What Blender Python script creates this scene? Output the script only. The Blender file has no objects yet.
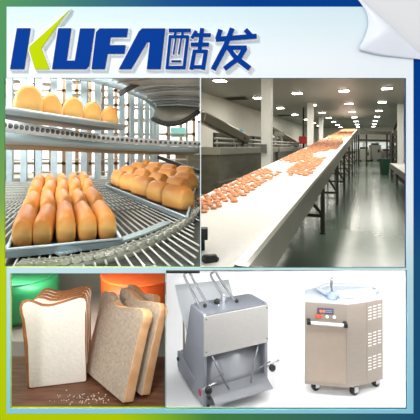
import bpy, math, random
from mathutils import Vector, Matrix
random.seed(7)
S = bpy.context.scene
COL = S.collection
F = 400.0            # focal length in pixels of the 420 px frame
HZ = 147.0           # eye level row
BD = 2.0             # distance of the display board
PI = math.pi
V = Vector

def P(px, py, d):
    return V(((px-210.0)/F*d, d, -(py-HZ)/F*d))

# ------------------------------------------------------------------ materials
def lin(c):
    return tuple(((v/255.0)/12.92 if v/255.0 <= .04045 else ((v/255.0+.055)/1.055)**2.4) for v in c)
MATS = {}
def mat(name, rgb, rough=.6, metal=0.0, noise=0.0, nscale=20, rgb2=None, bump=0.0, bscale=60, emit=0.0,
        stretch=None, spec=.5):
    if name in MATS: return MATS[name]
    m = bpy.data.materials.new(name); m.use_nodes = True
    nt = m.node_tree; b = nt.nodes['Principled BSDF']
    c = lin(rgb)
    b.inputs['Base Color'].default_value = (*c, 1)
    b.inputs['Roughness'].default_value = rough
    b.inputs['Metallic'].default_value = metal
    b.inputs['Specular IOR Level'].default_value = spec
    tc = nt.nodes.new('ShaderNodeTexCoord'); mp = nt.nodes.new('ShaderNodeMapping')
    nt.links.new(tc.outputs['Object'], mp.inputs['Vector'])
    if stretch: mp.inputs['Scale'].default_value = stretch
    if noise > 0 or rgb2:
        n = nt.nodes.new('ShaderNodeTexNoise'); n.inputs['Scale'].default_value = nscale
        n.inputs['Detail'].default_value = 4
        nt.links.new(mp.outputs[0], n.inputs['Vector'])
        r = nt.nodes.new('ShaderNodeValToRGB')
        c2 = lin(rgb2) if rgb2 else tuple(v*(1-noise) for v in c)
        r.color_ramp.elements[0].position = .35; r.color_ramp.elements[1].position = .65
        r.color_ramp.elements[0].color = (*c2, 1); r.color_ramp.elements[1].color = (*c, 1)
        nt.links.new(n.outputs['Fac'], r.inputs[0]); nt.links.new(r.outputs[0], b.inputs['Base Color'])
    if bump > 0:
        n2 = nt.nodes.new('ShaderNodeTexNoise'); n2.inputs['Scale'].default_value = bscale
        nt.links.new(mp.outputs[0], n2.inputs['Vector'])
        bp = nt.nodes.new('ShaderNodeBump'); bp.inputs['Strength'].default_value = bump
        bp.inputs['Distance'].default_value = .01
        nt.links.new(n2.outputs['Fac'], bp.inputs['Height']); nt.links.new(bp.outputs[0], b.inputs['Normal'])
    if emit > 0:
        b.inputs['Emission Color'].default_value = (*c, 1); b.inputs['Emission Strength'].default_value = emit
    MATS[name] = m
    return m

# printed colour sheet: left edge, top edge, right edge and bottom edge inks blend into each other
def sheet_mat():
    m = bpy.data.materials.new('printed_gradient'); m.use_nodes = True
    nt = m.node_tree; b = nt.nodes['Principled BSDF']; b.inputs['Roughness'].default_value = .7
    b.inputs['Specular IOR Level'].default_value = .04
    tc = nt.nodes.new('ShaderNodeTexCoord'); sp = nt.nodes.new('ShaderNodeSeparateXYZ')
    nt.links.new(tc.outputs['Object'], sp.inputs[0])
    def mr(sock, a, bb):
        n = nt.nodes.new('ShaderNodeMapRange'); n.inputs[1].default_value = a; n.inputs[2].default_value = bb
        nt.links.new(sock, n.inputs[0]); return n.outputs[0]
    fx = mr(sp.outputs[0], -1.05, 1.05)
    fy = mr(sp.outputs[2], (HZ)/F*BD, (HZ-420)/F*BD)
    def ramp(sock, stops):
        n = nt.nodes.new('ShaderNodeValToRGB'); e = n.color_ramp.elements
        e[0].position = stops[0][0]; e[0].color = (*lin(stops[0][1]), 1)
        e[1].position = stops[-1][0]; e[1].color = (*lin(stops[-1][1]), 1)
        for p, c in stops[1:-1]:
            q = e.new(p); q.color = (*lin(c), 1)
        nt.links.new(sock, n.inputs[0]); return n.outputs[0]
    top = ramp(fx, [(0, (82,146,92)), (.18, (62,120,112)), (.4, (25,80,140)), (.6, (0,62,142)), (1, (0,62,146))])
    bot = ramp(fx, [(0, (192,212,0)), (.28, (188,210,0)), (.38, (140,190,30)), (.5, (72,136,66)), (.7, (62,118,96)), (1, (28,86,126))])
    ky = ramp(fy, [(0, (0,0,0)), (.25, (20,20,20)), (.48, (140,140,140)), (.62, (250,250,250)), (1, (255,255,255))])
    mx = nt.nodes.new('ShaderNodeMix'); mx.data_type = 'RGBA'
    nt.links.new(ky, mx.inputs[0]); nt.links.new(top, mx.inputs[6]); nt.links.new(bot, mx.inputs[7])
    nt.links.new(mx.outputs[2], b.inputs['Base Color'])
    return m
def panel_mat():
    m = bpy.data.materials.new('pale_blue_card'); m.use_nodes = True
    nt = m.node_tree; b = nt.nodes['Principled BSDF']; b.inputs['Roughness'].default_value = .7
    b.inputs['Specular IOR Level'].default_value = .2
    tc = nt.nodes.new('ShaderNodeTexCoord'); sp = nt.nodes.new('ShaderNodeSeparateXYZ')
    nt.links.new(tc.outputs['Object'], sp.inputs[0])
    n = nt.nodes.new('ShaderNodeMapRange'); n.inputs[1].default_value = .735; n.inputs[2].default_value = (HZ-420)/F*BD
    nt.links.new(sp.outputs[2], n.inputs[0])
    r = nt.nodes.new('ShaderNodeValToRGB'); e = r.color_ramp.elements
    e[0].position = 0; e[0].color = (*lin((212,236,242)), 1)
    e[1].position = 1; e[1].color = (*lin((140,208,228)), 1)
    for p, c in ((.14, (244,251,254)), (.5, (240,250,254)), (.66, (196,230,238))):
        q = e.new(p); q.color = (*lin(c), 1)
    nt.links.new(n.outputs[0], r.inputs[0]); nt.links.new(r.outputs[0], b.inputs['Base Color'])
    return m

steel   = mat('brushed_steel', (196,196,196), .38, .75, noise=.12, nscale=30, stretch=(1,1,12))
steel_d = mat('dark_steel', (120,118,108), .4, .7, noise=.3, nscale=6)
galv    = mat('galvanised', (178,196,202), .45, .25, noise=.12, nscale=14)
galv_w  = mat('white_link', (245,250,252), .5, .0, noise=.04)
galv_d  = mat('dull_rail', (150,150,140), .55, .2, noise=.2)
black   = mat('black_plastic', (22,22,22), .4)
darkm   = mat('dark_metal_frame', (62,60,55), .5, .4)
whitep  = mat('white_paint', (238,236,232), .5)

# ------------------------------------------------------------------ mesh builder
class MB:
    def __init__(s): s.v = []; s.f = []; s.m = []; s.sm = []
    def add(s, vs, fs, mi=0, smooth=False):
        o = len(s.v); s.v += [V(v) for v in vs]
        for f in fs: s.f.append([o+i for i in f]); s.m.append(mi); s.sm.append(smooth)
    def box(s, c, size, R=None, mi=0, bev=0.0):
        hx, hy, hz = size[0]/2, size[1]/2, size[2]/2
        R = R or Matrix.Identity(3)
        vs = [V(c)+R@V((x*hx, y*hy, z*hz)) for x in (-1,1) for y in (-1,1) for z in (-1,1)]
        s.add(vs, [(0,1,3,2),(4,6,7,5),(0,4,5,1),(2,3,7,6),(0,2,6,4),(1,5,7,3)], mi)
    def beam(s, a, b, w, h, mi=0, up=V((0,0,1))):
        a, b = V(a), V(b); d = (b-a).normalized()
        if abs(d.dot(up)) > .99: up = V((0,1,0))
        r = d.cross(up).normalized(); u = r.cross(d)
        vs = [p + r*(i*w/2) + u*(j*h/2) for p in (a, b) for (i, j) in ((-1,-1),(1,-1),(1,1),(-1,1))]
        s.add(vs, [(3,2,1,0),(4,5,6,7),(0,1,5,4),(1,2,6,5),(2,3,7,6),(3,0,4,7)], mi)
    def prism(s, poly, off, mi=0, mi_side=None):
        n = len(poly); off = V(off)
        vs = [V(p) for p in poly] + [V(p)+off for p in poly]
        s.add(vs, [list(range(n))[::-1], list(range(n, 2*n))], mi)
        o = len(s.v)-2*n
        for i in range(n):
            j = (i+1) % n
            s.f.append([o+i, o+j, o+n+j, o+n+i]); s.m.append(mi if mi_side is None else mi_side); s.sm.append(False)
    def tube(s, pts, r, n=8, mi=0, caps=True):
        pts = [V(p) for p in pts]; rs = r if isinstance(r, (list, tuple)) else [r]*len(pts)
        rings = []; prev = None
        for i, p in enumerate(pts):
            d = (pts[min(i+1, len(pts)-1)] - pts[max(i-1, 0)]).normalized()
            if prev is None:
                a = V((0,0,1)) if abs(d.z) < .9 else V((1,0,0))
                u = d.cross(a).normalized()
            else:
                u = (prev - d*prev.dot(d)).normalized()
            prev = u; w = d.cross(u)
            rings.append([p + (u*math.cos(2*PI*k/n) + w*math.sin(2*PI*k/n))*rs[i] for k in range(n)])
        o = len(s.v)
        for rg in rings: s.v += rg
        for i in range(len(rings)-1):
            for k in range(n):
                k2 = (k+1) % n
                s.f.append([o+i*n+k, o+i*n+k2, o+(i+1)*n+k2, o+(i+1)*n+k]); s.m.append(mi); s.sm.append(True)
        if caps:
            s.f.append([o+k for k in range(n)][::-1]); s.m.append(mi); s.sm.append(False)
            s.f.append([o+(len(rings)-1)*n+k for k in range(n)]); s.m.append(mi); s.sm.append(False)
    def lathe(s, c, prof, n=24, mi=0, axis=None):
        c = V(c); R = (V((0,0,1)).rotation_difference(V(axis)).to_matrix() if axis is not None else Matrix.Identity(3))
        o = len(s.v)
        for r, z in prof:
            for k in range(n):
                s.v.append(c + R@V((r*math.cos(2*PI*k/n), r*math.sin(2*PI*k/n), z)))
        for i in range(len(prof)-1):
            for k in range(n):
                k2 = (k+1) % n
                s.f.append([o+i*n+k, o+i*n+k2, o+(i+1)*n+k2, o+(i+1)*n+k]); s.m.append(mi); s.sm.append(True)
        if prof[0][0] > 1e-5: s.f.append([o+k for k in range(n)][::-1]); s.m.append(mi); s.sm.append(False)
        if prof[-1][0] > 1e-5: s.f.append([o+(len(prof)-1)*n+k for k in range(n)]); s.m.append(mi); s.sm.append(False)
    def grid(s, rows, mi=0, smooth=True):
        nr, nc = len(rows), len(rows[0]); o = len(s.v)
        for r in rows: s.v += [V(p) for p in r]
        for i in range(nr-1):
            for j in range(nc-1):
                s.f.append([o+i*nc+j, o+i*nc+j+1, o+(i+1)*nc+j+1, o+(i+1)*nc+j]); s.m.append(mi); s.sm.append(smooth)
    def build(s, name, mats, parent=None, bevel=0.0, subsurf=0, solid=0.0):
        if not isinstance(mats, (list, tuple)): mats = [mats]
        off = V(parent.location) if parent is not None and parent.parent is None else V((0,0,0))
        if parent is not None and parent.parent is not None:
            off = V(parent.parent.location)
        me = bpy.data.meshes.new(name)
        me.from_pydata([tuple(v-off) for v in s.v], [], s.f)
        for m in mats: me.materials.append(m)
        for p, mi, sm in zip(me.polygons, s.m, s.sm): p.material_index = mi; p.use_smooth = sm
        me.update()
        import bmesh
        bm = bmesh.new(); bm.from_mesh(me); bmesh.ops.recalc_face_normals(bm, faces=bm.faces[:]); bm.to_mesh(me); bm.free()
        o = bpy.data.objects.new(name, me); COL.objects.link(o)
        if parent is not None: o.parent = parent
        if solid:
            q = o.modifiers.new('solid', 'SOLIDIFY'); q.thickness = solid; q.offset = 0
        if bevel:
            q = o.modifiers.new('bevel', 'BEVEL'); q.width = bevel; q.segments = 2; q.limit_method = 'ANGLE'
        if subsurf:
            q = o.modifiers.new('sub', 'SUBSURF'); q.levels = subsurf; q.render_levels = subsurf
        return o

def tag(o, label=None, cat=None, group=None, kind=None):
    if label: o['label'] = label
    if cat: o['category'] = cat
    if group: o['group'] = group
    if kind: o['kind'] = kind
    return o
def thing(name, label, cat, loc=(0,0,0), group=None, rz=0.0):
    o = bpy.data.objects.new(name, None); COL.objects.link(o); o.location = V(loc); o.rotation_euler = (0,0,rz)
    o.empty_display_size = .05
    return tag(o, label, cat, group)
def struct(name, mb, m, **k):
    return tag(mb.build(name, m, **k), kind='structure')
def copy_tree(o, parent=None):
    c = o.copy(); COL.objects.link(c)
    if parent is not None: c.parent = parent
    for ch in list(o.children): copy_tree(ch, c)
    return c

# ------------------------------------------------------------------ camera, sky
cam = bpy.data.cameras.new('camera'); co = bpy.data.objects.new('camera', cam); COL.objects.link(co)
co.location = (0,0,0); co.rotation_euler = (PI/2, 0, 0)
cam.sensor_width = 36; cam.sensor_fit = 'HORIZONTAL'; cam.lens = F/420*36
cam.shift_x = 0; cam.shift_y = -(210-HZ)/420; cam.clip_start = .05; cam.clip_end = 300
S.camera = co
w = bpy.data.worlds.new('world'); S.world = w; w.use_nodes = True
w.node_tree.nodes['Background'].inputs[0].default_value = (.97,.985,1,1)
w.node_tree.nodes['Background'].inputs[1].default_value = .66
S.view_settings.view_transform = 'Standard'; S.view_settings.look = 'None'
S.view_settings.gamma = 1; S.view_settings.exposure = 0; S.view_settings.use_curve_mapping = False

def area(name, loc, target, sx, sy, power, col=(1,1,1), spread=None):
    l = bpy.data.lights.new(name, 'AREA'); l.shape = 'RECTANGLE'; l.size = sx; l.size_y = sy
    l.energy = power; l.color = col
    if spread: l.spread = spread
    l.specular_factor = .03 if name == 'hall_lamp' else 1.0
    o = bpy.data.objects.new(name, l); COL.objects.link(o); o.location = V(loc)
    o.rotation_euler = (V(target)-V(loc)).to_track_quat('-Z', 'Y').to_euler()
    return o

# ================================================================== DISPLAY BOARD
HOLES = [(4.2,78,200.2,267), (201,78,406,267.8), (10.6,273,165.8,408.3), (166,270,406.7,409)]
def cells(mb, rect, holes, y0, y1, cut=None):
    xs = sorted({rect[0], rect[2], *[h[0] for h in holes], *[h[2] for h in holes], *( [cut[0]] if cut else [])})
    ys = sorted({rect[1], rect[3], *[h[1] for h in holes], *[h[3] for h in holes], *( [cut[1]] if cut else [])})
    xs = [x for x in xs if rect[0] <= x <= rect[2]]; ys = [y for y in ys if rect[1] <= y <= rect[3]]
    def W(x, y): 
        p = P(x, y, BD); return V((p.x, y0, p.z))
    for i in range(len(xs)-1):
        for j in range(len(ys)-1):
            cx, cy = (xs[i]+xs[i+1])/2, (ys[j]+ys[j+1])/2
            if any(h[0] < cx < h[2] and h[1] < cy < h[3] for h in holes): continue
            if cut and cx > cut[0] and cy < cut[1]: continue
            mb.prism([W(xs[i],ys[j]), W(xs[i+1],ys[j]), W(xs[i+1],ys[j+1]), W(xs[i],ys[j+1])], (0, y1-y0, 0))
    return W
board = thing('display_board', 'large printed display board with green and blue border and curled top corner', 'board', (0, BD, 0))
mb = MB(); W = cells(mb, (-4,-4,424,424), HOLES, 2.0, 2.012, cut=(354,60))
mb.prism([W(354,-4), W(424,60), W(354,60)], (0,.012,0))
mb.build('printed_sheet', sheet_mat(), board)
mb = MB(); W = cells(mb, (7,7,413,413), HOLES, 1.996, 2.0, cut=(354,50))
mb.prism([W(354,7), W(366,7), W(413,50), W(354,50)], (0,.004,0))
mb.build('pale_panel', panel_mat(), board)
# curled page corner: back side of the sheet rolled over to the front
def bez(pts, n):
    out = []
    for k in range(n+1):
        t = k/n*(len(pts)-1); i = min(int(t), len(pts)-2); f = t-i
        p0 = pts[max(i-1,0)]; p1 = pts[i]; p2 = pts[i+1]; p3 = pts[min(i+2, len(pts)-1)]
        out.append([ .5*((2*b)+(-a+c)*f+(2*a-5*b+4*c-d)*f*f+(-a+3*b-3*c+d)*f**3) for a,b,c,d in zip(p0,p1,p2,p3)])
    return out
e1 = bez([(354,-4),(362,6),(367,16),(367.5,27),(363,40),(357,50)], 14)
e2 = bez([(357,50),(375,54.5),(395,57),(410,58.5),(424,60)], 14)
E = e1 + e2[1:]
rows = []
N = len(E)-1
for k, (ex, ey) in enumerate(E):
    t = k/N; fx, fy = 354+70*t, -4+64*t
    row = []
    for q in range(13):
        s_ = q/12; x = fx+(ex-fx)*s_; y = fy+(ey-fy)*s_
        wd = math.hypot(ex-fx, ey-fy)/60
        lift = 0.004 + .12*wd*math.sin(PI*min(1, s_*1.0)**.75)**.9*(1-.25*s_) + .012*wd*s_
        p = P(x, y, BD); row.append(V((p.x, 1.995-lift, p.z)))
    rows.append(row)
mb = MB(); mb.grid(rows)
o = mb.build('curled_corner', [mat('page_back', (243,246,255), .35, spec=.6), mat('page_edge', (130,150,205), .5)], board, solid=.007)
o['label'] = 'white underside of the curled corner'
o.modifiers['solid'].material_offset_rim = 1

# wall behind the board, with an opening for every window of the board
mb = MB(); cells(mb, (-1400,-420,1400,900), [(2,76,409,411)], 2.02, 2.03)
struct('wall_back', mb, mat('pale_grey_wall', (236,236,236), .8))

# raised company lettering
def offset_poly(p, d):
    n = len(p); ar = sum(p[i][0]*p[(i+1)%n][1]-p[(i+1)%n][0]*p[i][1] for i in range(n))
    sgn = 1 if ar > 0 else -1; out = []
    for i in range(n):
        a, b, c = V(p[i-1]), V(p[i]), V(p[(i+1)%n])
        d1 = (b-a).normalized(); d2 = (c-b).normalized()
        n1 = V((d1.y, -d1.x))*sgn; n2 = V((d2.y, -d2.x))*sgn
        m = n1+n2
        if m.length < 1e-3: m = n1.copy()
        m.normalize(); k = d/max(.45, m.dot(n1)); out.append((b+m*k)[:])
    return out
blue = mat('deep_blue_vinyl', (0,60,150), .6, spec=.04); lime = mat('lime_vinyl', (192,214,0), .6, spec=.04)
white_v = mat('white_vinyl', (255,255,255), .5, spec=.2)
def slab(mb, poly, y0, y1):
    mb.prism([P(x,y,y0) for x, y in poly], (0, y1-y0, 0))
sign = thing('company_sign', 'raised blue slanted lettering with white outline and a lime stroke', 'sign', (0, 1.99, .49))
def quad(x0,y0,x1,y1,wd, ox=155, oy=15, k=.262):
    a = V((ox+x0*k, oy+y0*k)); b = V((ox+x1*k, oy+y1*k)); d = (b-a).normalized(); n = V((-d.y, d.x))*wd*k/2
    return [(a+n)[:], (b+n)[:], (b-n)[:], (a-n)[:]]
K1 = [(16.8,28.1),(30.1,28.1),(23.8,69),(9.9,69)]
K2 = [(69,9.8),(56.5,26),(41,48),(49.2,69),(34.9,69),(28.9,49.5),(29.6,46.2),(55.2,23)]
U = [(58.1,28.1),(71,28.1),(66.3,60.5),(74.7,60.5),(80,28.3),(94.5,28.3),(88.9,65.5),(86,69),(51.9,69)]
Fp = [(99.5,28.3),(127.9,28.3),(126.6,36.9),(110.4,36.9),(109.3,45),(125.4,45),(124.2,53.6),(107.4,53.6),(104.6,69),(91.4,69),(96,32)]
Ap = [(118.8,69),(138.8,31.3),(142,28.3),(165.2,28.3),(160.5,69),(146.7,69),(149.8,42),(147,42),(131,69)]
Q1 = [quad(52,58,136,58,13), quad(79,62,74,80,9), quad(106,62,103,80,9), quad(58,78,45,206,11), quad(53,82,128,82,11),
      quad(125,78,110,206,12), quad(46,200,112,200,13), quad(80,82,70,150,6), quad(101,82,90,150,6), quad(62,176,100,176,7),
      quad(157,60,140,88,12), quad(180,50,170,130,16), quad(150,76,213,76,14), quad(136,112,206,112,15),
      quad(152,132,138,208,15), quad(150,138,198,138,13), quad(195,132,183,208,16), quad(142,198,190,198,14)]
Q2 = [quad(250,55,238,92,18), quad(232,92,388,80,18), quad(345,55,372,84,17), quad(295,50,268,120,19), quad(268,120,222,208,20),
      quad(275,124,350,124,16), quad(345,124,320,165,19), quad(325,160,265,205,18), quad(282,128,310,165,17), quad(305,160,362,204,20)]
for nm, polys, m in (('letter', [K1], blue), ('letter_stroke', [K2], lime), ('letter', [U], blue), ('letter', [Fp], blue), ('letter', [Ap], blue),
                     ('character', Q1, blue), ('character', Q2, blue)):
    mb = MB()
    dy = .0004*random.random()
    for i, pl in enumerate(polys): slab(mb, pl, 1.964-.0001*i-dy, 1.972)
    lt = mb.build(nm, m, sign)
    if nm == 'letter_stroke': lt['label'] = 'lime green arm of the first letter'
    mb = MB()
    for i, pl in enumerate(polys): slab(mb, offset_poly(pl, 1.15 if nm != 'character' else 1.0), 1.971-.00015*i-dy, 1.9955)
    mb.build('white_outline', white_v, lt)

# ================================================================== FACTORY HALL (opening upper right)
th = math.atan(156/F)
HD = V((math.sin(th), math.cos(th), 0)); HR = V((math.cos(th), -math.sin(th), 0)); UP = V((0,0,1))
def H(a, b, z): return HR*a + HD*b + UP*z
RH = Matrix((HR, HD, UP)).transposed()
def ab(px, d):     # hall coordinates of an image column at a depth
    x = (px-210)/F*d; return x*HR.x+d*HR.y, x*HD.x+d*HD.y
FZ, CZ = -1.45, 2.2
def hquad(name, pts, m):
    mb = MB(); mb.add(pts, [list(range(len(pts)))]); return struct(name, mb, m)
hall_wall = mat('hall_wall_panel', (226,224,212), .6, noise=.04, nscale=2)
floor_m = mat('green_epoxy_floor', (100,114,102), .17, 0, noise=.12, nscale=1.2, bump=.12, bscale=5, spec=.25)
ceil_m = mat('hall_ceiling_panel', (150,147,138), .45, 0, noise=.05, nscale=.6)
yb = 46.0
hquad('floor', [V((-.08,3.30,FZ)), V((5.5,3.30,FZ)), V((30,yb+8,FZ)), V((-.5,yb+8,FZ)), V((-.5, 16, FZ))][::-1], floor_m)
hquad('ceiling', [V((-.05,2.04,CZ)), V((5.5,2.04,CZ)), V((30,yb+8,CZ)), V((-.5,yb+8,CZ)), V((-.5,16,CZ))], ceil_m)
aL = -6.1; bL = 14.6
LW = H(aL, bL, 0)
hquad('wall_left', [H(aL,bL,FZ), H(aL,50,FZ), H(aL,50,CZ), H(aL,bL,CZ)], hall_wall)
hquad('wall_far', [H(aL,48,FZ), H(14,48,FZ), H(14,48,CZ), H(aL,48,CZ)], hall_wall)
hquad('wall_right', [V((5.4,2.04,FZ)), H(9,48,FZ), H(9,48,CZ), V((5.4,2.04,CZ))], hall_wall)
# partition along the side of the bread tower
mb = MB(); mb.prism([V((-.0487,2.03,-.603)), V((-.0790,3.30,-.985)), V((-.0790,3.30,FZ)), V((-.375,15.6,FZ)), V((-.375,15.6,CZ)), V((-.0487,2.03,CZ))], (-.001,0,0))
struct('wall_partition', mb, hall_wall)

# ceiling lights
lamp_m = mat('lamp_panel', (255,250,235), .5, emit=22)
frame_m = mat('lamp_frame', (215,213,205), .5)
def make_light():
    t = thing('ceiling_light', 'x', 'ceiling light', (0,0,0), 'square ceiling lights in the factory hall')
    mb = MB(); mb.box((0,0,-.02), (.40,.40,.036)); mb.build('housing', frame_m, t)
    mb = MB(); mb.box((0,0,-.045), (.35,.35,.014)); mb.build('diffuser', lamp_m, t)
    return t
l0 = make_light(); first = True
cols = [(387,87.5,'the right-hand row'), (344,90,'the row above the aisle'), (297.2,92.5,'the row above the white belt'), (220,79.7,'the far left row')]
rows_b = []
for ci, (px, py, rn) in enumerate(cols):
    d = CZ*F/(HZ-py); a0, b0 = ab(px, d)
    for r in range(8 if ci < 3 else 7):
        b = b0 + r*5.0*.985
        if b > 47: continue
        o = l0 if first else copy_tree(l0); first = False
        o.location = H(a0, b, CZ); o.rotation_euler = (0,0,-th)
        o['label'] = ['nearest', 'second nearest', 'third nearest', 'fourth nearest', 'fifth nearest', 'sixth nearest', 'seventh nearest', 'eighth nearest'][r] + \
            ' square white light in ' + rn + ' on the ceiling'
for px, py, lb in ((237,98,'dark air vent in the ceiling left of the big white pillar'), (285,115,'dark air vent between the two white pillars'),
                   (410,92,None)):
    if not lb: continue
    d = CZ*F/(HZ-py); a, b = ab(px, d)
    t = thing('ceiling_vent', lb, 'air vent', H(a,b,CZ), 'ceiling vents')
    mb = MB(); mb.box(H(a,b,CZ-.02), (1.0,.75,.03), RH); mb.build('vent_frame', mat('vent_frame_grey', (90,86,78), .6), t)
    mb = MB()
    for k in range(7): mb.box(H(a, b-.3+.1*k, CZ-.045), (.9,.05,.02), RH)
    mb.build('grille', mat('vent_dark', (50,46,40), .7), t)

# pillars
def pillar(px, d, wd, lb):
    a, b = ab(px, d); t = thing('pillar', lb, 'pillar', H(a,b,FZ))
    mb = MB(); mb.box(H(a,b,(FZ+CZ)/2), (wd,wd,CZ-FZ), RH); mb.build('shaft', mat('white_pillar', (250,250,245), .5), t, bevel=.02)
    mb = MB(); mb.box(H(a,b,FZ+.12), (wd*1.15,wd*1.15,.24), RH); mb.build('base_guard', steel_d, t)
    return t
p1 = pillar(267, 12, .30, 'wide white square pillar standing left of the conveyor')
mb = MB(); a, b = ab(266, 11.8); mb.box(H(a-.04, b-.12, -.05), (.16,.1,.26), RH); mb.build('switch_box', mat('grey_box', (110,110,106), .5), p1)
pillar(310.5, 20, .30, 'narrower white pillar rising behind the middle of the conveyor')
pillar(400.5, 20.5, .29, 'white pillar at the right side of the hall behind the steel table')
pillar(321, 30, .3, 'distant pale pillar near the top of the conveyor')

# conveyor
AR, AL_, Z0, SL = -.655, -1.60, -.766, .0652
def BZ(b): return Z0+SL*b
bN, bE = 1.99, 33.0
conv = thing('inclined_conveyor', 'long inclined steel conveyor with a white belt rising away from the front', 'conveyor', H((AR+AL_)/2, 6, FZ))
belt_m = mat('white_belt', (244,242,236), .55, noise=.05, nscale=40, bump=.25, bscale=70)
mb = MB()
# belt starts where it enters the opening; its left side begins further back, at the partition
def edge_b(a):
    # hall depth at which the line a=const leaves the partition ray / window
    lo, hi = 1.9, 8
    for _ in range(40):
        m_ = (lo+hi)/2; p = H(a, m_, 0)
        if p.y > 2.10 and p.x > -.0235*p.y: hi = m_
        else: lo = m_
    return hi
AA = [AL_ + (AR-AL_)*i/12 for i in range(13)]
n = 40; rws = []
for a in AA:
    s0 = edge_b(a)+.01; rws.append([H(a, s0+(bE-s0)*(k/n)**2, BZ(s0+(bE-s0)*(k/n)**2)) for k in range(n+1)])
mb.grid(rws, smooth=False); mb.build('belt', belt_m, conv)
s0 = edge_b(AR)+.03
rail_m = mat('polished_rail', (214,210,200), .3, .55)
mb = MB(); mb.prism([H(AR, s0, BZ(s0)+.012), H(AR, bE, BZ(bE)+.012), H(AR, bE, BZ(bE)-.03), H(AR, max(2.12, s0+.06), BZ(2.12)-.03)], HR*.055); mb.build('side_rail', rail_m, conv)
s1 = 2.87
sk = [H(AR+.045, 2.14, BZ(2.14)-.03), H(AR+.045, bE, BZ(bE)-.03), H(AR+.045, bE, BZ(bE)-.29), H(AR+.045, s1, BZ(s1)-.29)]
mb = MB(); mb.prism(sk, -HR*.03); mb.build('side_plate', mat('side_plate_steel', (128,124,112), .33, .6, noise=.15, nscale=3), conv)
mb = MB(); mb.prism([H(AL_, edge_b(AL_)+.02, BZ(3)+.03), H(AL_, bE, BZ(bE)+.02), H(AL_, bE, BZ(bE)-.25), H(AL_, edge_b(AL_)+.4, BZ(3.5)-.2)], -HR*.03)
mb.build('side_plate', rail_m, conv)
mb = MB(); mb.add([H(AR, 3.3, BZ(3.3)-.25), H(AR, bE, BZ(bE)-.25), H(AL_, bE, BZ(bE)-.25), H(AL_, 4.6, BZ(4.6)-.25)], [(0,1,2,3)]); mb.build('under_pan', darkm, conv)
for b in (6.9, 10.5, 14, 18, 22.5, 27.5, 32.5):
    top = BZ(b)-.22; wl = .06
    for a in (AR-.02, AL_+.05):
        mb = MB(); mb.beam(H(a,b,top), H(a,b,FZ+.03), wl, wl); mb.lathe(H(a,b,FZ+.003), [(.05,0),(.05,.02),(.02,.03)], 10); mb.build('support_leg', darkm, conv)
    mb = MB()
    mb.beam(H(AR-.02,b,FZ+.3), H(AL_+.05,b,FZ+.3), .05,.05); mb.beam(H(AR-.02,b,FZ+.32), H(AR-.55,b-.02,min(top, FZ+1.2)), .05,.05)
    if b > 12:
        mb.beam(H(AR-.02,b,FZ+1.1), H(AL_+.05,b,FZ+1.1), .05,.05)
        mb.beam(H(AR-.02,b,FZ+1.1), H(AR-.02,b+3,FZ+1.1), .04,.04); mb.beam(H(AR-.02,b,FZ+.4), H(AR-.02,b+3,FZ+.4), .04,.04)
    mb.build('cross_brace', darkm, conv)

# buns on the belt
def proj(p): return 210+F*p.x/p.y, HZ-F*p.z/p.y
def inside(x, y, poly):
    c = False
    for i in range(len(poly)):
        x1,y1 = poly[i]; x2,y2 = poly[i-1]
        if (y1 > y) != (y2 > y) and x < (x2-x1)*(y-y1)/(y2-y1)+x1: c = not c
    return c
clusters = [
 ('in the nearest patch on the left half of the white belt', [(199,210),(200,196),(230,183),(250,173),(265,169),(281,173),(266,183),(250,193),(230,205),(203,213)], .088),
 ('in the second patch on the left half of the white belt', [(278,161),(294,151),(318,148),(312,158),(292,163)], .098),
 ('in the nearest patch on the right half of the white belt', [(286,172),(300,162),(311,158),(327,158),(319,168),(309,176),(290,176)], .092),
 ('in the middle patch on the white belt', [(308,147),(322,140),(343,138),(341,146),(330,152),(312,152)], .14),
 ('in the farthest patches near the top of the white belt', [(325,139),(345,129),(356,128),(350,136),(344,139)], .23)]
bun_m = mat('baked_bun', (238,168,120), .5, rgb2=(214,132,86), nscale=14, bump=.2, bscale=40)
bm_ = MB(); bm_.lathe((0,0,0), [(.030,0),(.040,.006),(.042,.014),(.036,.024),(.022,.031),(.006,.034),(0.0001,.034)], 10)
spots = []
bun0 = bm_.build('bun', bun_m); tag(bun0, 'x', 'bun', 'round buns riding on the white belt'); nb = 0
for lb, poly, pitch in clusters:
    sc = pitch/.088
    b = 3.0
    r = 0
    while b < 32.5:
        a = AL_+.06 + (pitch/2 if r % 2 else 0)
        while a < AR-.06:
            aa, bb = a+random.uniform(-.2,.2)*pitch, b+random.uniform(-.2,.2)*pitch
            x, y = proj(H(aa,bb,BZ(bb)))
            if inside(x, y, poly) and random.random() < .9:
                s_ = sc*random.uniform(.74,.92)
                spots.append((bb, H(aa,bb,BZ(bb)+.001), s_, random.random()*6, lb))
            a += pitch
        b += pitch*.95*(1.0 if b < 12 else 1.3); r += 1
spots.sort(key=lambda q: q[1].y/q[2])
for i, (bb, loc, s_, rz, lb) in enumerate(spots[:300]):
    o = bun0 if i == 0 else bun0.copy()
    if i: COL.objects.link(o)
    o.location = loc; o.scale = (s_,s_,s_*.9); o.rotation_euler = (0,0,rz); o['label'] = 'small round orange-brown bun ' + lb
mb = MB()
for bb, loc, s_, rz, lb in spots[300:]:
    mb.lathe(loc, [(.038*s_,0),(.042*s_,.013*s_),(.024*s_,.028*s_),(.0001,.031*s_)], 7)
tag(mb.build('distant_buns', bun_m), 'distant orange-brown buns merging together toward the top of the white belt', 'buns', kind='stuff')
print('BUNS', len(spots))

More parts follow.
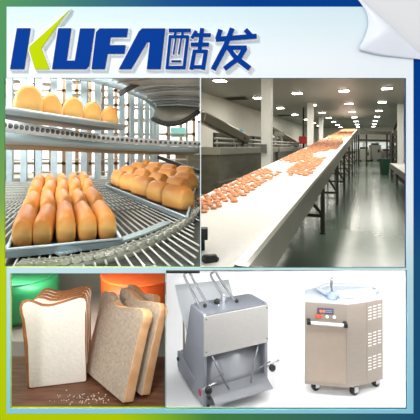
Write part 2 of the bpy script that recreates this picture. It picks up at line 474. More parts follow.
# black clamps by the near edge of the belt
def at(px, py, d): return P(px, py, d)
t = thing('belt_clamp', 'black clamp block at the left edge of the belt', 'clamp', at(205,240,2.4))
mb = MB(); mb.box(at(204.2,233.5,2.42), (.044,.06,.07)); mb.build('clamp_head', black, t, bevel=.006)
mb = MB(); mb.box(at(203,247,2.42), (.022,.04,.13)); mb.box(at(203.6,253,2.42), (.036,.05,.04)); mb.build('clamp_arm', black, t, bevel=.004)
t = thing('drive_roller', 'black rounded roller housing in the lower left corner of the belt', 'roller', at(209,268,2.25))
mb = MB(); mb.lathe(at(203,260.5,2.2), [(.026,0),(.031,.008),(.031,.07),(.026,.078)], 20, axis=(1,.35,0)); mb.build('housing', black, t)
mb = MB(); mb.lathe(at(203,260.5,2.2), [(.012,.076),(.012,.09)], 12, axis=(1,.35,0)); mb.build('hub', darkm, t)

# stainless processing line along the left
oven_m = mat('oven_steel', (122,118,104), .32, .7, noise=.3, nscale=1.5, stretch=(1,1,4))
def hbox(mb, a0,a1,b0,b1,z0,z1,mi=0): mb.box(H((a0+a1)/2,(b0+b1)/2,(z0+z1)/2), (abs(a1-a0),abs(b1-b0),abs(z1-z0)), RH, mi)
oven = thing('steel_processing_line', 'long low stainless steel tank line along the left wall', 'machine', H(-3.6,14,FZ))
mb = MB(); hbox(mb,-4.7,-3.5,9.5,16.5,FZ+.25,-.12); hbox(mb,-4.7,-3.5,17,24,FZ+.25,-.12); mb.build('tank_body', oven_m, oven, bevel=.02)
mb = MB(); hbox(mb,-4.75,-3.42,9.45,16.55,-.20,0.0); hbox(mb,-4.75,-3.42,16.95,24.05,-.20,0.0); mb.build('top_band', mat('band_steel', (160,158,146), .35, .65), oven, bevel=.01)
mb = MB(); hbox(mb,-3.6,-3.44,9.5,24,-1.0,-.9); mb.build('lower_rim', oven_m, oven)
mb = MB()
for z in (.10,.22): mb.tube([H(-3.55,9.45,z), H(-3.55,24,z)], .035, 8)
for k in range(11): mb.tube([H(-3.55,9.6+k*1.4,0), H(-3.55,9.6+k*1.4,.23)], .025, 6)
mb.build('guard_rail', mat('rail_grey', (150,150,140), .4,.5), oven)
for b in (10,13,16,18,21,23.5):
    mb = MB(); hbox(mb,-3.7,-3.6,b,b+.1,FZ,FZ+.3); mb.build('leg', darkm, oven)
# dark openings in the wall behind
mb = MB()
for k in range(6): hbox(mb,-6.1,-6.02,16+k*3.2,18.9+k*3.2,.0,.62)
wn = struct('window_1', mb, mat('dark_glass', (28,26,24), .15))
def duct(p0, p1, r, lb, sup=True):
    t = thing('infeed_conveyor', lb, 'conveyor', p0)
    d = (p1-p0).normalized()
    mb = MB(); mb.beam(p0, p1, r*1.6, r*1.7); mb.build('trough', mat('trough_steel', (104,100,88), .35, .6), t, bevel=.03)
    mb = MB(); mb.tube([p0+UP*r, p1+UP*r], r*.3, 8); mb.tube([p0-UP*r*.9, p1-UP*r*.9], r*.22, 8); mb.build('edge_tube', mat('tube_steel', (176,172,160), .3,.6), t)
    q = p0.lerp(p1, .86)
    if sup:
        mb = MB(); mb.beam(q+HR*r*.8, V((q.x+.05,q.y,.02)), .06,.06); mb.beam(q-HR*r*.8, V((q.x-.25,q.y,.02)), .06,.06); mb.build('stand', darkm, t)
        mb = MB(); mb.box(q+UP*.16-HR*.0, (.14,.12,.13), RH); mb.build('status_light', mat('cyan_lamp', (90,220,225), .4), t)
    return t
duct(P(201,117,10.6), P(246,140,12.2), .16, 'dark sloping steel conveyor descending at the left edge of the hall')
t2 = duct(P(273,131,20), P(297,145,22.5), .17, 'smaller sloping steel conveyor behind the wide white pillar', False)
mb = MB(); mb.beam(P(277,132,19.7), P(274,146.5,19.7), .12,.12); mb.beam(P(279,132,19.7), P(284,146.5,19.7), .12,.12); mb.beam(P(274,134,19.7), P(284,134,19.7), .2,.2)
mb.build('stand', mat('stand_steel', (120,116,104), .4,.5), t2)
# red box on a pipe
t = thing('red_alarm_box', 'bright red box on a thin vertical pipe beside the belt', 'alarm box', P(303,150,22))
mb = MB(); mb.box(P(303,140,22), (.42,.3,.4), RH); mb.build('box', mat('signal_red', (196,36,24), .4), t, bevel=.03)
mb = MB(); a, b = ab(303.5,22.3); mb.tube([H(a,b,CZ), H(a,b,FZ)], .05, 8); mb.build('pipe', darkm, t)
# gantry at the top end of the belt
ga = thing('steel_gantry', 'dark steel gantry frame crossing the aisle beyond the conveyor', 'gantry', P(378,165,30))
def gp(px, py, d=30): return P(px, py, d)
mb = MB(); mb.beam(gp(356,132), gp(396,133.5), .3,.22); mb.build('top_beam', mat('gantry_steel', (92,88,78), .5,.3), ga)
mb = MB(); mb.beam(gp(358,140), gp(396,141), .16,.14); mb.build('lower_beam', darkm, ga)
for px in (358.5,366.5,387,393.5):
    a, b = ab(px, 30); mb = MB(); mb.beam(V((P(px,0,30).x,30,.95)), V((P(px,0,30).x,30,FZ)), .10,.10); mb.build('leg', darkm, ga)
mb = MB(); mb.beam(gp(393,133), gp(398,121), .14,.14); mb.beam(gp(387,147), gp(396,147), .1,.1); mb.build('stair_rail', darkm, ga)
for k, px in enumerate((361,371,379)):
    mb = MB(); mb.beam(gp(px,133), gp(px+2.5,133), .34, .18); mb.build('panel', steel_d, ga)
# green waste bin
t = thing('waste_bin', 'dark green square waste bin standing in the aisle', 'bin', P(384.5,174.5,21))
b0 = P(384.5,174.4,21.08)
mb = MB(); mb.add([b0+V((x*s_*.5, y*s_*.5, z)) for z, s_ in ((0,.33),(.78,.40)) for x, y in ((-1,-1),(1,-1),(1,1),(-1,1))],
       [(3,2,1,0),(4,5,6,7),(0,1,5,4),(1,2,6,5),(2,3,7,6),(3,0,4,7)]); mb.build('body', mat('bin_green', (18,66,46), .5), t, bevel=.02)
mb = MB(); mb.box(b0+V((0,0,.81)), (.43,.43,.06)); mb.build('lid', mat('bin_lid', (22,80,56), .5), t, bevel=.01)
# steel table on the right
t = thing('work_table', 'pale steel work table at the right edge of the hall', 'table', H(1.5,15,FZ))
mb = MB(); hbox(mb,1.02,2.3,9.5,20,-.80,-.74); mb.build('table_top', mat('table_steel', (216,216,208), .3,.3), t)
mb = MB(); hbox(mb,1.0,1.03,9.5,20,-.94,-.74); mb.build('apron', steel_d, t)
for b in (9.7,13,16.5,19.8):
    mb = MB(); hbox(mb,1.05,1.13,b,b+.08,FZ,-.8); mb.build('leg', darkm, t)
mb = MB(); hbox(mb,1.1,2.2,9.7,19.8,-1.2,-1.15); mb.build('shelf', darkm, t)
t = thing('tabletop_scale', 'small grey machine with red front on the steel table', 'scale', H(1.7,16.5,-.74))
mb = MB(); hbox(mb,1.5,1.9,16.2,16.8,-.74,-.35); mb.build('body', steel_d, t, bevel=.02)
mb = MB(); hbox(mb,1.55,1.75,16.15,16.2,-.5,-.3); mb.build('head', mat('dull_red', (120,60,52), .5), t)
# dark shelving at right behind
t = thing('tall_rack', 'tall dark rack of shelves between gantry and right pillar', 'rack', P(395,165,26))
for px in (391.5,397.5):
    mb = MB(); mb.beam(V((P(px,0,26).x,26,.9)), V((P(px,0,26).x,26,FZ)), .12,.3); mb.build('upright', darkm, t)
for k in range(5):
    mb = MB(); mb.beam(V((P(391.5,0,26).x,26,FZ+.3+k*.48)), V((P(397.5,0,26).x,26,FZ+.3+k*.48)), .5,.06); mb.box(V((P(394.5,0,26).x,26,FZ+.47+k*.48)), (.26,.3,.26)); mb.build('shelf', steel_d, t)
# machines at the far end
for k,(px,w_,h_,lb) in enumerate(((364,1.6,1.1,'grey packing machine at the far end, left of the aisle'), (375,1.5,1.5,'grey packing machine at the far end, middle of the aisle'), (386,1.2,.9,'low grey machine at the far end beside the rack'))):
    c = P(px,150,40+k); t = thing('packing_machine', lb, 'machine', (c.x,c.y,FZ), 'machines at the far end of the hall')
    mb = MB(); mb.box((c.x,c.y,FZ+.15+h_/2), (w_*.62,.8,h_)); mb.build('body', mat('far_steel', (150,150,142), .4,.4), t, bevel=.04)
    mb = MB(); mb.box((c.x,c.y,FZ+.25+h_), (w_*.4,.5,.2)); mb.build('hood', darkm, t)
    mb = MB(); mb.box((c.x+.2,c.y-.42,FZ+h_*.7), (.2,.04,.3)); mb.build('control_screen', darkm, t)
    for sx in (-1,1):
        mb = MB(); mb.box((c.x+sx*w_*.25,c.y,FZ+.08), (.1,.5,.16)); mb.build('foot', darkm, t)
mb = MB()
for k in range(4): mb.box(H(-.9+k*1.35, 47.95, .15), (1.1,.04,.7), RH)
struct('window_2', mb, mat('far_window', (235,240,238), .3, emit=.6))

for b, pw in ((8,280),(17,360),(28,390),(39,330)):
    area('hall_lamp', H(-1.0,b,CZ-.12), H(-1.0,b,FZ), 7, 4, pw, (1,.97,.9))

# ================================================================== BREAD COOLING TOWER (opening upper left)
def tb(x, y): return -.713+.045*y      # height of the lower belt
def on_belt(px, py, dz=0):
    d = (.713-dz)/((py-HZ)/F+.045); return P(px, py, d)
crust = mat('golden_crust', (226,150,70), .45, rgb2=(196,116,40), nscale=5, bump=.15, bscale=25)
pale_c = mat('pale_crust', (244,204,132), .5, rgb2=(236,184,104), nscale=6)
def loaf_mesh(name, wd, ht, ln):
    mb = MB(); prof = [(-.44,0),(-.48,.10),(-.50,.38),(-.48,.56),(-.42,.74),(-.31,.88),(-.16,.97),(0,1.0),(.16,.97),(.31,.88),(.42,.74),(.48,.56),(.50,.38),(.48,.10),(.44,0)]
    L = [(-.5,.74,0),(-.47,.90,0),(-.40,.99,0),(-.15,1.01,.01),(.15,1.01,.01),(.40,.99,0),(.47,.90,0),(.5,.74,0)]
    rows = []
    for yy, s_, dz in L:
        cz = .45
        rows.append([V((x*wd*s_, yy*ln, (cz+(z-cz)*s_+ (dz if z > .5 else 0))*ht if z > .05 else 0)) for x, z in prof])
    mb.grid(rows); n = len(prof)
    mb.f.append(list(range(n))); mb.m.append(1); mb.sm.append(True)
    o = (len(L)-1)*n; mb.f.append([o+i for i in range(n)][::-1]); mb.m.append(1); mb.sm.append(True)
    for i in range(len(L)-1):
        mb.f.append([i*n+n-1, i*n, (i+1)*n, (i+1)*n+n-1]); mb.m.append(1); mb.sm.append(False)
    return mb
# crust colour is baked on by height: dark domed top, pale sides
def loaf_mat():
    m = bpy.data.materials.new('loaf_crust'); m.use_nodes = True; nt = m.node_tree; b = nt.nodes['Principled BSDF']
    b.inputs['Roughness'].default_value = .42
    tc = nt.nodes.new('ShaderNodeTexCoord'); sp = nt.nodes.new('ShaderNodeSeparateXYZ'); nt.links.new(tc.outputs['Generated'], sp.inputs[0])
    ns = nt.nodes.new('ShaderNodeTexNoise'); ns.inputs['Scale'].default_value = 3; nt.links.new(tc.outputs['Object'], ns.inputs['Vector'])
    ad = nt.nodes.new('ShaderNodeMath'); ad.operation = 'MULTIPLY_ADD'; ad.inputs[1].default_value = .5
    nt.links.new(ns.outputs['Fac'], ad.inputs[0]); nt.links.new(sp.outputs[2], ad.inputs[2])
    r = nt.nodes.new('ShaderNodeValToRGB'); e = r.color_ramp.elements
    e[0].position = .2; e[0].color = (*lin((218,142,70)), 1); e[1].position = 1.0; e[1].color = (*lin((206,122,44)), 1)
    q = e.new(.55); q.color = (*lin((236,186,106)), 1); q = e.new(.75); q.color = (*lin((222,154,72)), 1)
    mm = nt.nodes.new('ShaderNodeMath'); mm.operation = 'MULTIPLY'; mm.inputs[1].default_value = .8
    nt.links.new(ad.outputs[0], mm.inputs[0]); nt.links.new(mm.outputs[0], r.inputs[0]); nt.links.new(r.outputs[0], b.inputs['Base Color'])
    bp = nt.nodes.new('ShaderNodeBump'); bp.inputs['Strength'].default_value = .2; bp.inputs['Distance'].default_value = .01
    n2 = nt.nodes.new('ShaderNodeTexNoise'); n2.inputs['Scale'].default_value = 30; nt.links.new(tc.outputs['Object'], n2.inputs['Vector'])
    nt.links.new(n2.outputs['Fac'], bp.inputs['Height']); nt.links.new(bp.outputs[0], b.inputs['Normal'])
    return m
LM = loaf_mat()
loaf_long = loaf_mesh('l', .118, .175, .50).build('bread_loaf', [LM, LM]); loaf_short = loaf_mesh('s', .145, .165, .26).build('bread_loaf', [LM, LM])
used = set()
def loaf(src, p, rz, label, group, sc=1.0, tilt=0, zs=1.0):
    o = src if src.name not in used else src.copy()
    if o is not src: COL.objects.link(o)
    used.add(src.name)
    o.location = p; o.rotation_euler = (tilt, 0, rz); o.scale = (sc*random.uniform(.96,1.03), sc, sc*zs*random.uniform(.95,1.06))
    return tag(o, label, 'loaf of bread', group)
ORD = ['first','second','third','fourth','fifth','sixth']
# tray helper: parallelogram base and low flared rim
def tray(name_label, c0, e1_, e2_, l1, l2, rim, loc_mat, zf, group='black rimmed bread trays on the lower belt'):
    t = thing('bread_tray', name_label, 'tray', c0, group)
    def pt(u, v, dz=0):
        p = c0+e1_*(u*l1)+e2_*(v*l2); return V((p.x, p.y, zf(p.x,p.y)+dz))
    mb = MB(); g = 6
    mb.grid([[pt(i/g, j/g, .012) for j in range(g+1)] for i in range(g+1)], smooth=False); mb.build('tray_base', mat('tray_dark', (52,54,56), .5,.3), t, solid=.008)
    mb = MB()
    cs = [(0,0),(1,0),(1,1),(0,1)]
    for i in range(4):
        a_, b_ = cs[i], cs[(i+1)%4]
        p0, p1 = pt(*a_), pt(*b_); q0 = p0+(p0-pt(.5,.5)).normalized()*.02+UP*rim; q1 = p1+(p1-pt(.5,.5)).normalized()*.02+UP*rim
        mb.add([p0,p1,q1,q0], [(0,1,2,3)])
    mb.build('rim', loc_mat, t, solid=.008)
    mb = MB(); ring = [pt(*c)+(pt(*c)-pt(.5,.5)).normalized()*.02+UP*rim for c in cs]; 
    for i in range(4): mb.tube([ring[i], ring[(i+1)%4]], .010, 8)
    mb.build('rim_edge', mat('tray_edge', (176,192,196), .35,.4), t)
    return t, pt
rimm = mat('tray_rim', (168,188,194), .4,.35)
# left tray
yaw = math.radians(21)
u1 = V((math.cos(yaw), math.sin(yaw), 0)); v1 = V((-math.sin(yaw), math.cos(yaw), 0))
c0 = on_belt(8,258)
lt_, ptL = tray('dark tray holding four rows of loaves at the lower left', c0, u1, v1, .61, 2.75, .05, rimm, tb)
rn_ = ['front row', 'second row', 'third row', 'back row']
for r in range(4):
    for c in range(5):
        p = ptL((c+.5)/5, .02+(.5+r*1.08)/4.35, .022)
        loaf(loaf_long, p, yaw+random.uniform(-.07,.07), 'golden loaf in the %s of the lower left tray, %s from the left' % (rn_[r], ORD[c]), 'loaves on the lower left tray', 1.0, math.atan(.045))
# right tray
c0 = on_belt(186.5,222)
e1_ = (on_belt(107,188)-c0); e1_.z = 0; l1 = e1_.length; e1_.normalize()
e2_ = V((0,1,0))
rt_, ptR = tray('dark tray of loaves at the lower right of the cooling tower', c0, e1_, e2_, l1, 2.6, .04, rimm, tb)
rz2 = math.radians(38)
for r, (v, n_) in enumerate(((.05,5),(.26,4),(.47,4),(.70,4))):
    for c in range(n_):
        u = .10+(c+ .5*(r%2)*.4)/ (n_+.2)
        p = ptR(u, v+.07, .02)
        if p.x > -.0255*p.y-.15: p.x = -.0255*p.y-.15
        loaf(loaf_short, p, rz2+random.uniform(-.15,.15), 'loaf on the lower right tray, %s row from near edge, %s from right' % (ORD[r], ORD[c]), 'loaves on the lower right tray', 1.15, .03)
# upper tray
a_, b_ = P(7,114,2.22), P(124,129.5,3.25)
du = (b_-a_); ln = du.length; du.normalize(); dn = V((-du.y, du.x, 0)).normalized()
t = thing('upper_bread_tray', 'long shallow grey tray of loaves on the upper level', 'tray', a_)
def up(s_, q, dz=0): return a_+du*(s_*ln)+dn*q+UP*dz
mb = MB(); mb.grid([[up(i/8, j*.17-.0) for j in range(3)] for i in range(9)]); mb.build('tray_base', mat('tray_base_grey', (120,132,136), .45,.4), t, solid=.008)
mb = MB(); mb.add([up(-.02,0), up(1,0), up(1.01,-.02,.028), up(-.02,-.02,.028)], [(0,1,2,3)]); mb.add([up(1,0), up(1,.34), up(1.01,.36,.028), up(1.01,-.02,.028)], [(0,1,2,3)])
mb.add([up(0,.34), up(1,.34), up(1.01,.36,.03), up(0,.36,.03)], [(0,1,2,3)]); mb.build('rim', rimm, t, solid=.006)
mb = MB(); mb.tube([up(-.02,-.02,.03), up(1.01,-.02,.03), up(1.01,.36,.03)], .009, 8); mb.build('rim_edge', mat('rim_bright', (214,226,230), .3,.3), t)
for k, (pl, pr, pb, pt_) in enumerate(((19,44,112,87),(44,64.5,116,93),(66,86,119.5,94),(86,104,123,98),(104,121,125.5,105))):
    pc = (pl+pr)/2; s_ = (pc-7)/117*.72
    for _ in range(30):
        q = up(s_,.09); s_ += (pc-proj(q)[0])/400
    q = up(s_,.125,.010); wsc = (pr-pl)/400*q.y/.150
    loaf(loaf_short, q, math.atan((210-pc)/400)+.1, 'golden domed loaf on the upper tray, %s from the left' % ORD[k], 'loaves on the upper tray', wsc, 0, 1.15)
loaf(loaf_short, up(.93,.30,.012), math.atan2(du.y,du.x)-.72, 'golden loaf half hidden at the back right of the upper tray', 'loaves on the upper tray', 1.0)

# chain guide of the upper level
path = bez([(-12,123,2.05),(4,125.5,2.12),(60,133,2.85),(100,138,3.45),(150,142,4.1),(199,144,4.6)], 60)
pw_ = [P(*q) for q in path]
pw_ = [p for p in pw_ if p.y > 2.06]
ch = thing('upper_chain_guide', 'white studded chain guide curving across the upper level of the bread tower', 'chain guide', pw_[0])
mb = MB(); mb.grid([[p+UP*.033 for p in pw_], [p-UP*.033 for p in pw_]]); mb.build('link_strip', galv_w, ch, solid=.012)
nst = 0
L_ = 0; acc = .03
for i in range(len(pw_)-1):
    seg = pw_[i+1]-pw_[i]; l = seg.length
    while acc < l:
        p = pw_[i]+seg*(acc/l); nrm = V((seg.y,-seg.x,0)).normalized()
        mb = MB(); mb.lathe(p+nrm*.005+UP*.002, [(.015,0),(.015,.012),(.008,.018)], 8, axis=nrm); mb.build('stud', mat('stud_dark', (104,110,112), .4,.5), ch); nst += 1
        acc += .070
    acc -= l
print('STUDS', nst)
mb = MB(); lo = [p-UP*.036 for p in pw_]
mb.grid([[p for p in lo], [p-UP*.062+V((.0,.0,0)) for p in lo]]); mb.build('support_rail', mat('support_rail_blue', (176,198,206), .45,.25), ch, solid=.02)
mb = MB(); mb.grid([[p-UP*.062 for p in lo], [p-UP*.062+V((-.10,.16,-.028)) for p in lo]][::1]); mb.build('under_flange', mat('flange_olive', (150,144,120), .6,.1), ch, solid=.008)

# central drum of upright slats
cx_, cy_, R_ = -2.6, 7.2, 1.66
dr = thing('slatted_drum', 'round central drum of pale upright metal slats', 'drum', (cx_,cy_,-.75))
for k in range(26):
    an = math.radians(-172 + k*6.9)
    x, y = cx_+R_*math.cos(an), cy_+R_*math.sin(an)
    Rm = Matrix.Rotation(an+PI/2, 3, 'Z')
    mb = MB(); mb.box((x,y,.27), (.085,.04,2.0), Rm); mb.build('slat', galv, dr)
mb = MB(); mb.lathe((cx_,cy_,0), [(R_-.05,-.73),(R_+.03,-.73),(R_+.03,-.64),(R_-.05,-.64)], 48); mb.build('bottom_ring', galv_d, dr)
rp = [P(*q) for q in bez([(40,74,5.3),(75,76,5.35),(100,80,5.45),(130,90,5.8),(148,99,6.2),(157,108,6.7)], 30)]
mb = MB(); mb.grid([[p+UP*.06 for p in rp], [p-UP*.05 for p in rp]]); mb.build('upper_ring', galv, dr, solid=.05)
# underside of the next level, upper right
ud = thing('upper_spiral_deck', 'grey ribbed underside of the next tower level at the upper right', 'deck', P(180,100,5))
dm = mat('deck_underside', (206,208,206), .5,.3, noise=.3, nscale=2.5, stretch=(1,.2,1))
A = [P(*q) for q in bez([(95,70,3.2),(112,78,4.0),(135,90,5.2),(150,99,6.0),(157,105,6.5)], 16)]
B = [P(*q) for q in bez([(199,60,2.4),(199.3,72,3.0),(199.3,86,3.9),(199.3,98,5.0),(199.3,106,6.0)], 16)]
mb = MB(); mb.grid([[A[i].lerp(B[i], j/10)+UP*.02*math.sin(PI*j/10) for j in range(11)] for i in range(17)]); mb.build('deck_mesh', dm, ud, solid=.01)
for k in range(11):
    mb = MB(); i = 2+k*1.3; i = int(i); mb.tube([A[i]-UP*.02, A[i].lerp(B[i],.5)-UP*.0, B[i]-UP*.02], .006+.0012*k, 6); mb.build('deck_rib', galv_d if k%2 else galv, ud)
up_ = [P(*q) for q in ((157,105,6.5),(172,105.5,6.3),(186,105.5,6.1),(199.3,105,6.0))]
dn_ = [P(*q) for q in ((153,119,6.5),(166,124,6.2),(183,121.5,6.0),(199.3,111,5.9))]
U2 = [P(*q) for q in bez([(157,105,6.5),(172,105.5,6.3),(186,105.5,6.1),(199.3,105,6.0)], 12)]
D2 = [P(*q) for q in bez([(153,119,6.5),(166,124,6.2),(183,121.5,6.0),(199.3,111,5.9)], 12)]
mb = MB(); mb.grid([U2, D2]); mb.build('deck_skirt', mat('skirt_grey', (150,146,130), .5,.3, noise=.2, nscale=4), ud, solid=.02)
mb = MB(); mb.tube(D2, .04, 8); mb.build('lower_rim', darkm, ud)
mb = MB(); mb.beam(P(119,94,4.6), P(152,76,4.6), .05,.05); mb.build('strut', darkm, ud)

# wire belt of the lower level
wb = thing('wire_mesh_belt', 'curving grey wire mesh belt under the lower bread trays', 'conveyor belt', (-1.2,3,-.6))
def okp(p): return p.y > 2.07 and p.x < -.0255*p.y and p.x > -.60*p.y-.2
mb = MB(); rws = []
for i in range(25):
    y = 2.06+ (6.0-2.06)*i/24
    rws.append([V((x, y, tb(0,y)-.03)) for x in [(-.60*y)+( -.0255*y+.60*y)*j/20 for j in range(21)]])
mb.grid(rws, smooth=False); mb.build('belt_underlay', mat('underlay_dark', (84,86,80), .5,.4, noise=.6, nscale=30), wb)
ctr = V((-2.6,7.2,0))
mb = MB(); c_ = 0
for k in range(150):                      # radial wires
    an = math.radians(-125 + k*.62)
    d_ = V((math.cos(an), math.sin(an), 0)); pts = [ctr+d_*r for r in [1.75+.1*i for i in range(60)]]
    pts = [p for p in pts if okp(p)]
    if len(pts) > 1:
        p0, p1 = pts[0], pts[-1]; mb.tube([V((p0.x,p0.y,tb(0,p0.y)-.012)), V((p1.x,p1.y,tb(0,p1.y)-.012))], .0065, 5); c_ += 1
mb.build('cross_wires', mat('wire_bright', (196,198,188), .35,.5), wb)['kind'] = 'stuff'
mb = MB()
for r in (1.9,2.1,2.3,2.5,2.7,2.9,3.1,3.3,3.5,3.7,3.9,4.1):
    run = []
    for k in range(0, 140):
        an = math.radians(-130+k); p = ctr+V((math.cos(an), math.sin(an),0))*r
        if okp(p): run.append(V((p.x,p.y,tb(0,p.y)-.004)))
        elif len(run) > 2: mb.tube(run, .005, 5); run = []
        else: run = []
    if len(run) > 2: mb.tube(run, .005, 5)
mb.build('long_wires', mat('wire_mid', (150,152,144), .4,.5), wb)['kind'] = 'stuff'
# pale link strip and outer chain curving across the front
ed = [on_belt(*q[:2]) for q in bez([(60,256),(85,250),(120,243),(150,233),(172,223)], 26)]
mb = MB(); 
for i in range(len(ed)-1):
    a, b = ed[i].lerp(ed[i+1], .08), ed[i].lerp(ed[i+1], .92); nn = V((-(b-a).y, (b-a).x, 0)).normalized()*.055
    mb.prism([a-nn*.0, b-nn*.0, b+nn*1.4, a+nn*1.4], (0,0,.012))
mb.build('link_plates', mat('plate_pale', (186,204,206), .4,.3), wb)
ch2 = [on_belt(*q[:2]) for q in bez([(20,266.5),(60,264),(100,257),(140,246),(170,232),(188,220),(199,208)], 46)]
ch2 = [p for p in ch2 if p.y > 2.07]
oc = thing('outer_drive_chain', 'grey drive chain running round the outer edge of the lower belt', 'chain', ch2[0])
for i in range(len(ch2)-1):
    a, b = ch2[i], ch2[i+1]; d = (b-a); nn = V((-d.y,d.x,0)).normalized()
    mb = MB(); s_ = .02 if i % 2 else .032
    for sg in (-1,1): mb.beam(a+nn*s_*sg+UP*.015, b+nn*s_*sg+UP*.015, .008, .032)
    mb.tube([a-nn*.04+UP*.015, a+nn*.04+UP*.015], .011, 6)
    mb.build('chain_link', mat('chain_grey', (176,178,166), .35,.4), oc)
mb = MB(); mb.grid([[p-UP*.0+V((.02,-.03,0)) for p in ch2 if p.y > 2.12], [p-UP*.035+V((.02,-.03,0)) for p in ch2 if p.y > 2.12]]); mb.build('guide_rail', galv_d, oc, solid=.008)

# background of the tower: windowed wall and racks
bw = thing('window_grid', 'x', 'x'); bpy.data.objects.remove(bw)
mb = MB(); yw = 11.0
for px in range(-40, 215, 13):
    x = P(px,0,yw).x
    if x > -.03*yw: continue
    mb.box((x,yw,.3), (.09,.06,3.6))
for z in (-1.3,-.85,-.45,-.05,.35,.75,1.15,1.55): mb.box((-3.6,yw,z), (6.4,.06,.07))
struct('window_3', mb, mat('window_bar', (128,104,78), .6))
mb = MB(); mb.box((-3.6,yw,-1.6), (6.4,.1,.6)); hquad('reflector_tower_back', [V((-8,12.5,-1.5)), V((-.4,12.5,-1.5)), V((-.4,12.5,4)), V((-8,12.5,4))], mat('tower_reflector_white', (245,245,240), .8)); struct('wall_tower', mb, mat('tower_wall', (170,160,140), .7))  # white reflector added behind the window bars to make the panes look bright
mb = MB(); mb.add([V((-7,6.02,-.78)), V((-.32,6.02,-.78)), V((-.4,12,-.78)), V((-7,12,-.78))], [(0,1,2,3)]); struct('floor', mb, mat('tower_floor', (130,124,112), .5))
# racks seen between the slats
for k, (px, d) in enumerate(((14,9.2),(44,9.6),(78,9.3),(112,9.7),(142,9.4),(178,9.5))):
    c = P(px,150,d); t = thing('bakery_rack', 'tall bakery rack behind the tower slats, %s from the left' % ORD[k], 'rack', (c.x,c.y,-.78), 'racks in the background')
    wv = .42
    for sx in (-1,1):
        mb = MB(); mb.beam((c.x+sx*wv/2,c.y,-.78), (c.x+sx*wv/2,c.y,1.7), .05,.05); mb.build('upright', mat('rack_metal', (120,118,112), .4,.4), t)
    for q in range(8):
        mb = MB(); mb.box((c.x,c.y,-.6+q*.3), (wv,.4,.025)); mb.build('rack_shelf', mat('rack_tray', (158,140,116) , .5,.2), t)
    if k in (1,5):
        mb = MB(); mb.box((c.x,c.y+.1,.35), (wv*.8,.3,.22)); mb.build('crate', mat('cyan_crate', (150,222,222), .5), t)
# inclined rail lower right
mb = MB(); mb.beam(P(150,154,7.4), P(199,172,6.0), .04,.06); 
tag(mb.build('guard_bar', darkm), 'thin dark sloping bar behind the right-hand loaves', 'rail')

# ================================================================== SLICED BREAD (opening lower left)
TZ = -1.34
wood = mat('oiled_wood', (124,84,62), .45, rgb2=(92,58,40), nscale=5, stretch=(1.2,9,1), bump=.15, bscale=12)
table = thing('wooden_table', 'dark brown wooden table top under the bread slices', 'table', (-.75,2.4,TZ-.04))
mb = MB(); mb.prism([V((-.50*2.03-.04,2.035,TZ)), V((-.112*2.035,2.035,TZ)), V((-.112*2.56,2.56,TZ)), V((-1.38,2.56,TZ))], (0,0,-.04)); mb.build('table_top', wood, table)
mb = MB()
for k in range(2): pass
rs = random.Random(3)
# shell
cardm = mat('shell_grey', (120,124,114), .8)
mb = MB(); mb.prism([V((-.114*2.04,2.04,-.63)), V((-.114*3.9,3.9,-1.2)), V((-.114*3.9,3.9,-2.3)), V((-.114*2.04,2.04,-1.5))], (.001,0,0)); struct('wall_right_side', mb, mat('inner_warm', (150,140,126), .8))
mb = MB(); mb.add([V((-2.3,3.9,-2.3)), V((-.42,3.9,-2.3)), V((-.42,3.9,-1.19)), V((-2.3,3.9,-1.19))], [(0,1,2,3)]); struct('wall_kitchen', mb, mat('kitchen_wall', (150,152,140), .8, rgb2=(126,132,118), nscale=1.5))
mb = MB(); mb.add([V((-1.25,2.035,-.626)), V((-.22,2.035,-.626)), V((-.42,3.9,-1.2)), V((-2.3,3.9,-1.2))], [(0,1,2,3)]); struct('ceiling', mb, whitep)
mb = MB(); mb.box((-1.36,3.375,-1.56), (1.86,.95,.30)); tag(mb.build('kitchen_counter', mat('counter_grey', (172,166,156), .6)), 'pale grey counter behind the wooden table', 'counter')
# background tableware
def cup(name, lb, cat, c, prof, m, n=40):
    mb = MB(); mb.lathe(c, prof, n); return tag(mb.build(name, m), lb, cat)
gcup = thing('green_cup', 'large round green cup behind the left stack of slices', 'cup', P(22,330,3.3))
gc = P(19,352,3.3); gc.z = -1.408
mb = MB(); mb.lathe(gc, [(.12,0),(.20,.015),(.27,.08),(.31,.18),(.315,.28),(.305,.36),(.295,.36),(.25,.1),(.001,.05)], 40); mb.build('cup_body', mat('green_glaze', (40,140,86), .35), gcup)
mb = MB(); mb.lathe(gc+V((0,0,.355)), [(.298,0),(.312,.006),(.298,.014)], 40); mb.build('lid_rim', mat('green_glaze_dark', (30,118,72), .4), gcup)
ob = thing('orange_bowl', 'orange rounded bowl behind the right group of slices', 'bowl', P(140,310,3.3))
oc_ = P(142,315,3.45); oc_.z = -1.408
mb = MB(); mb.lathe(oc_, [(.20,0),(.28,.012),(.32,.05),(.34,.12),(.345,.32),(.33,.32),(.32,.12),(.26,.04),(.001,.03)], 40); mb.build('bowl_body', mat('orange_glaze', (226,90,26), .35), ob)
mb = MB(); mb.lathe(oc_+V((0,0,.315)), [(.332,0),(.350,.006),(.332,.014)], 40); mb.build('bowl_rim', mat('orange_rim', (240,120,50), .4), ob)
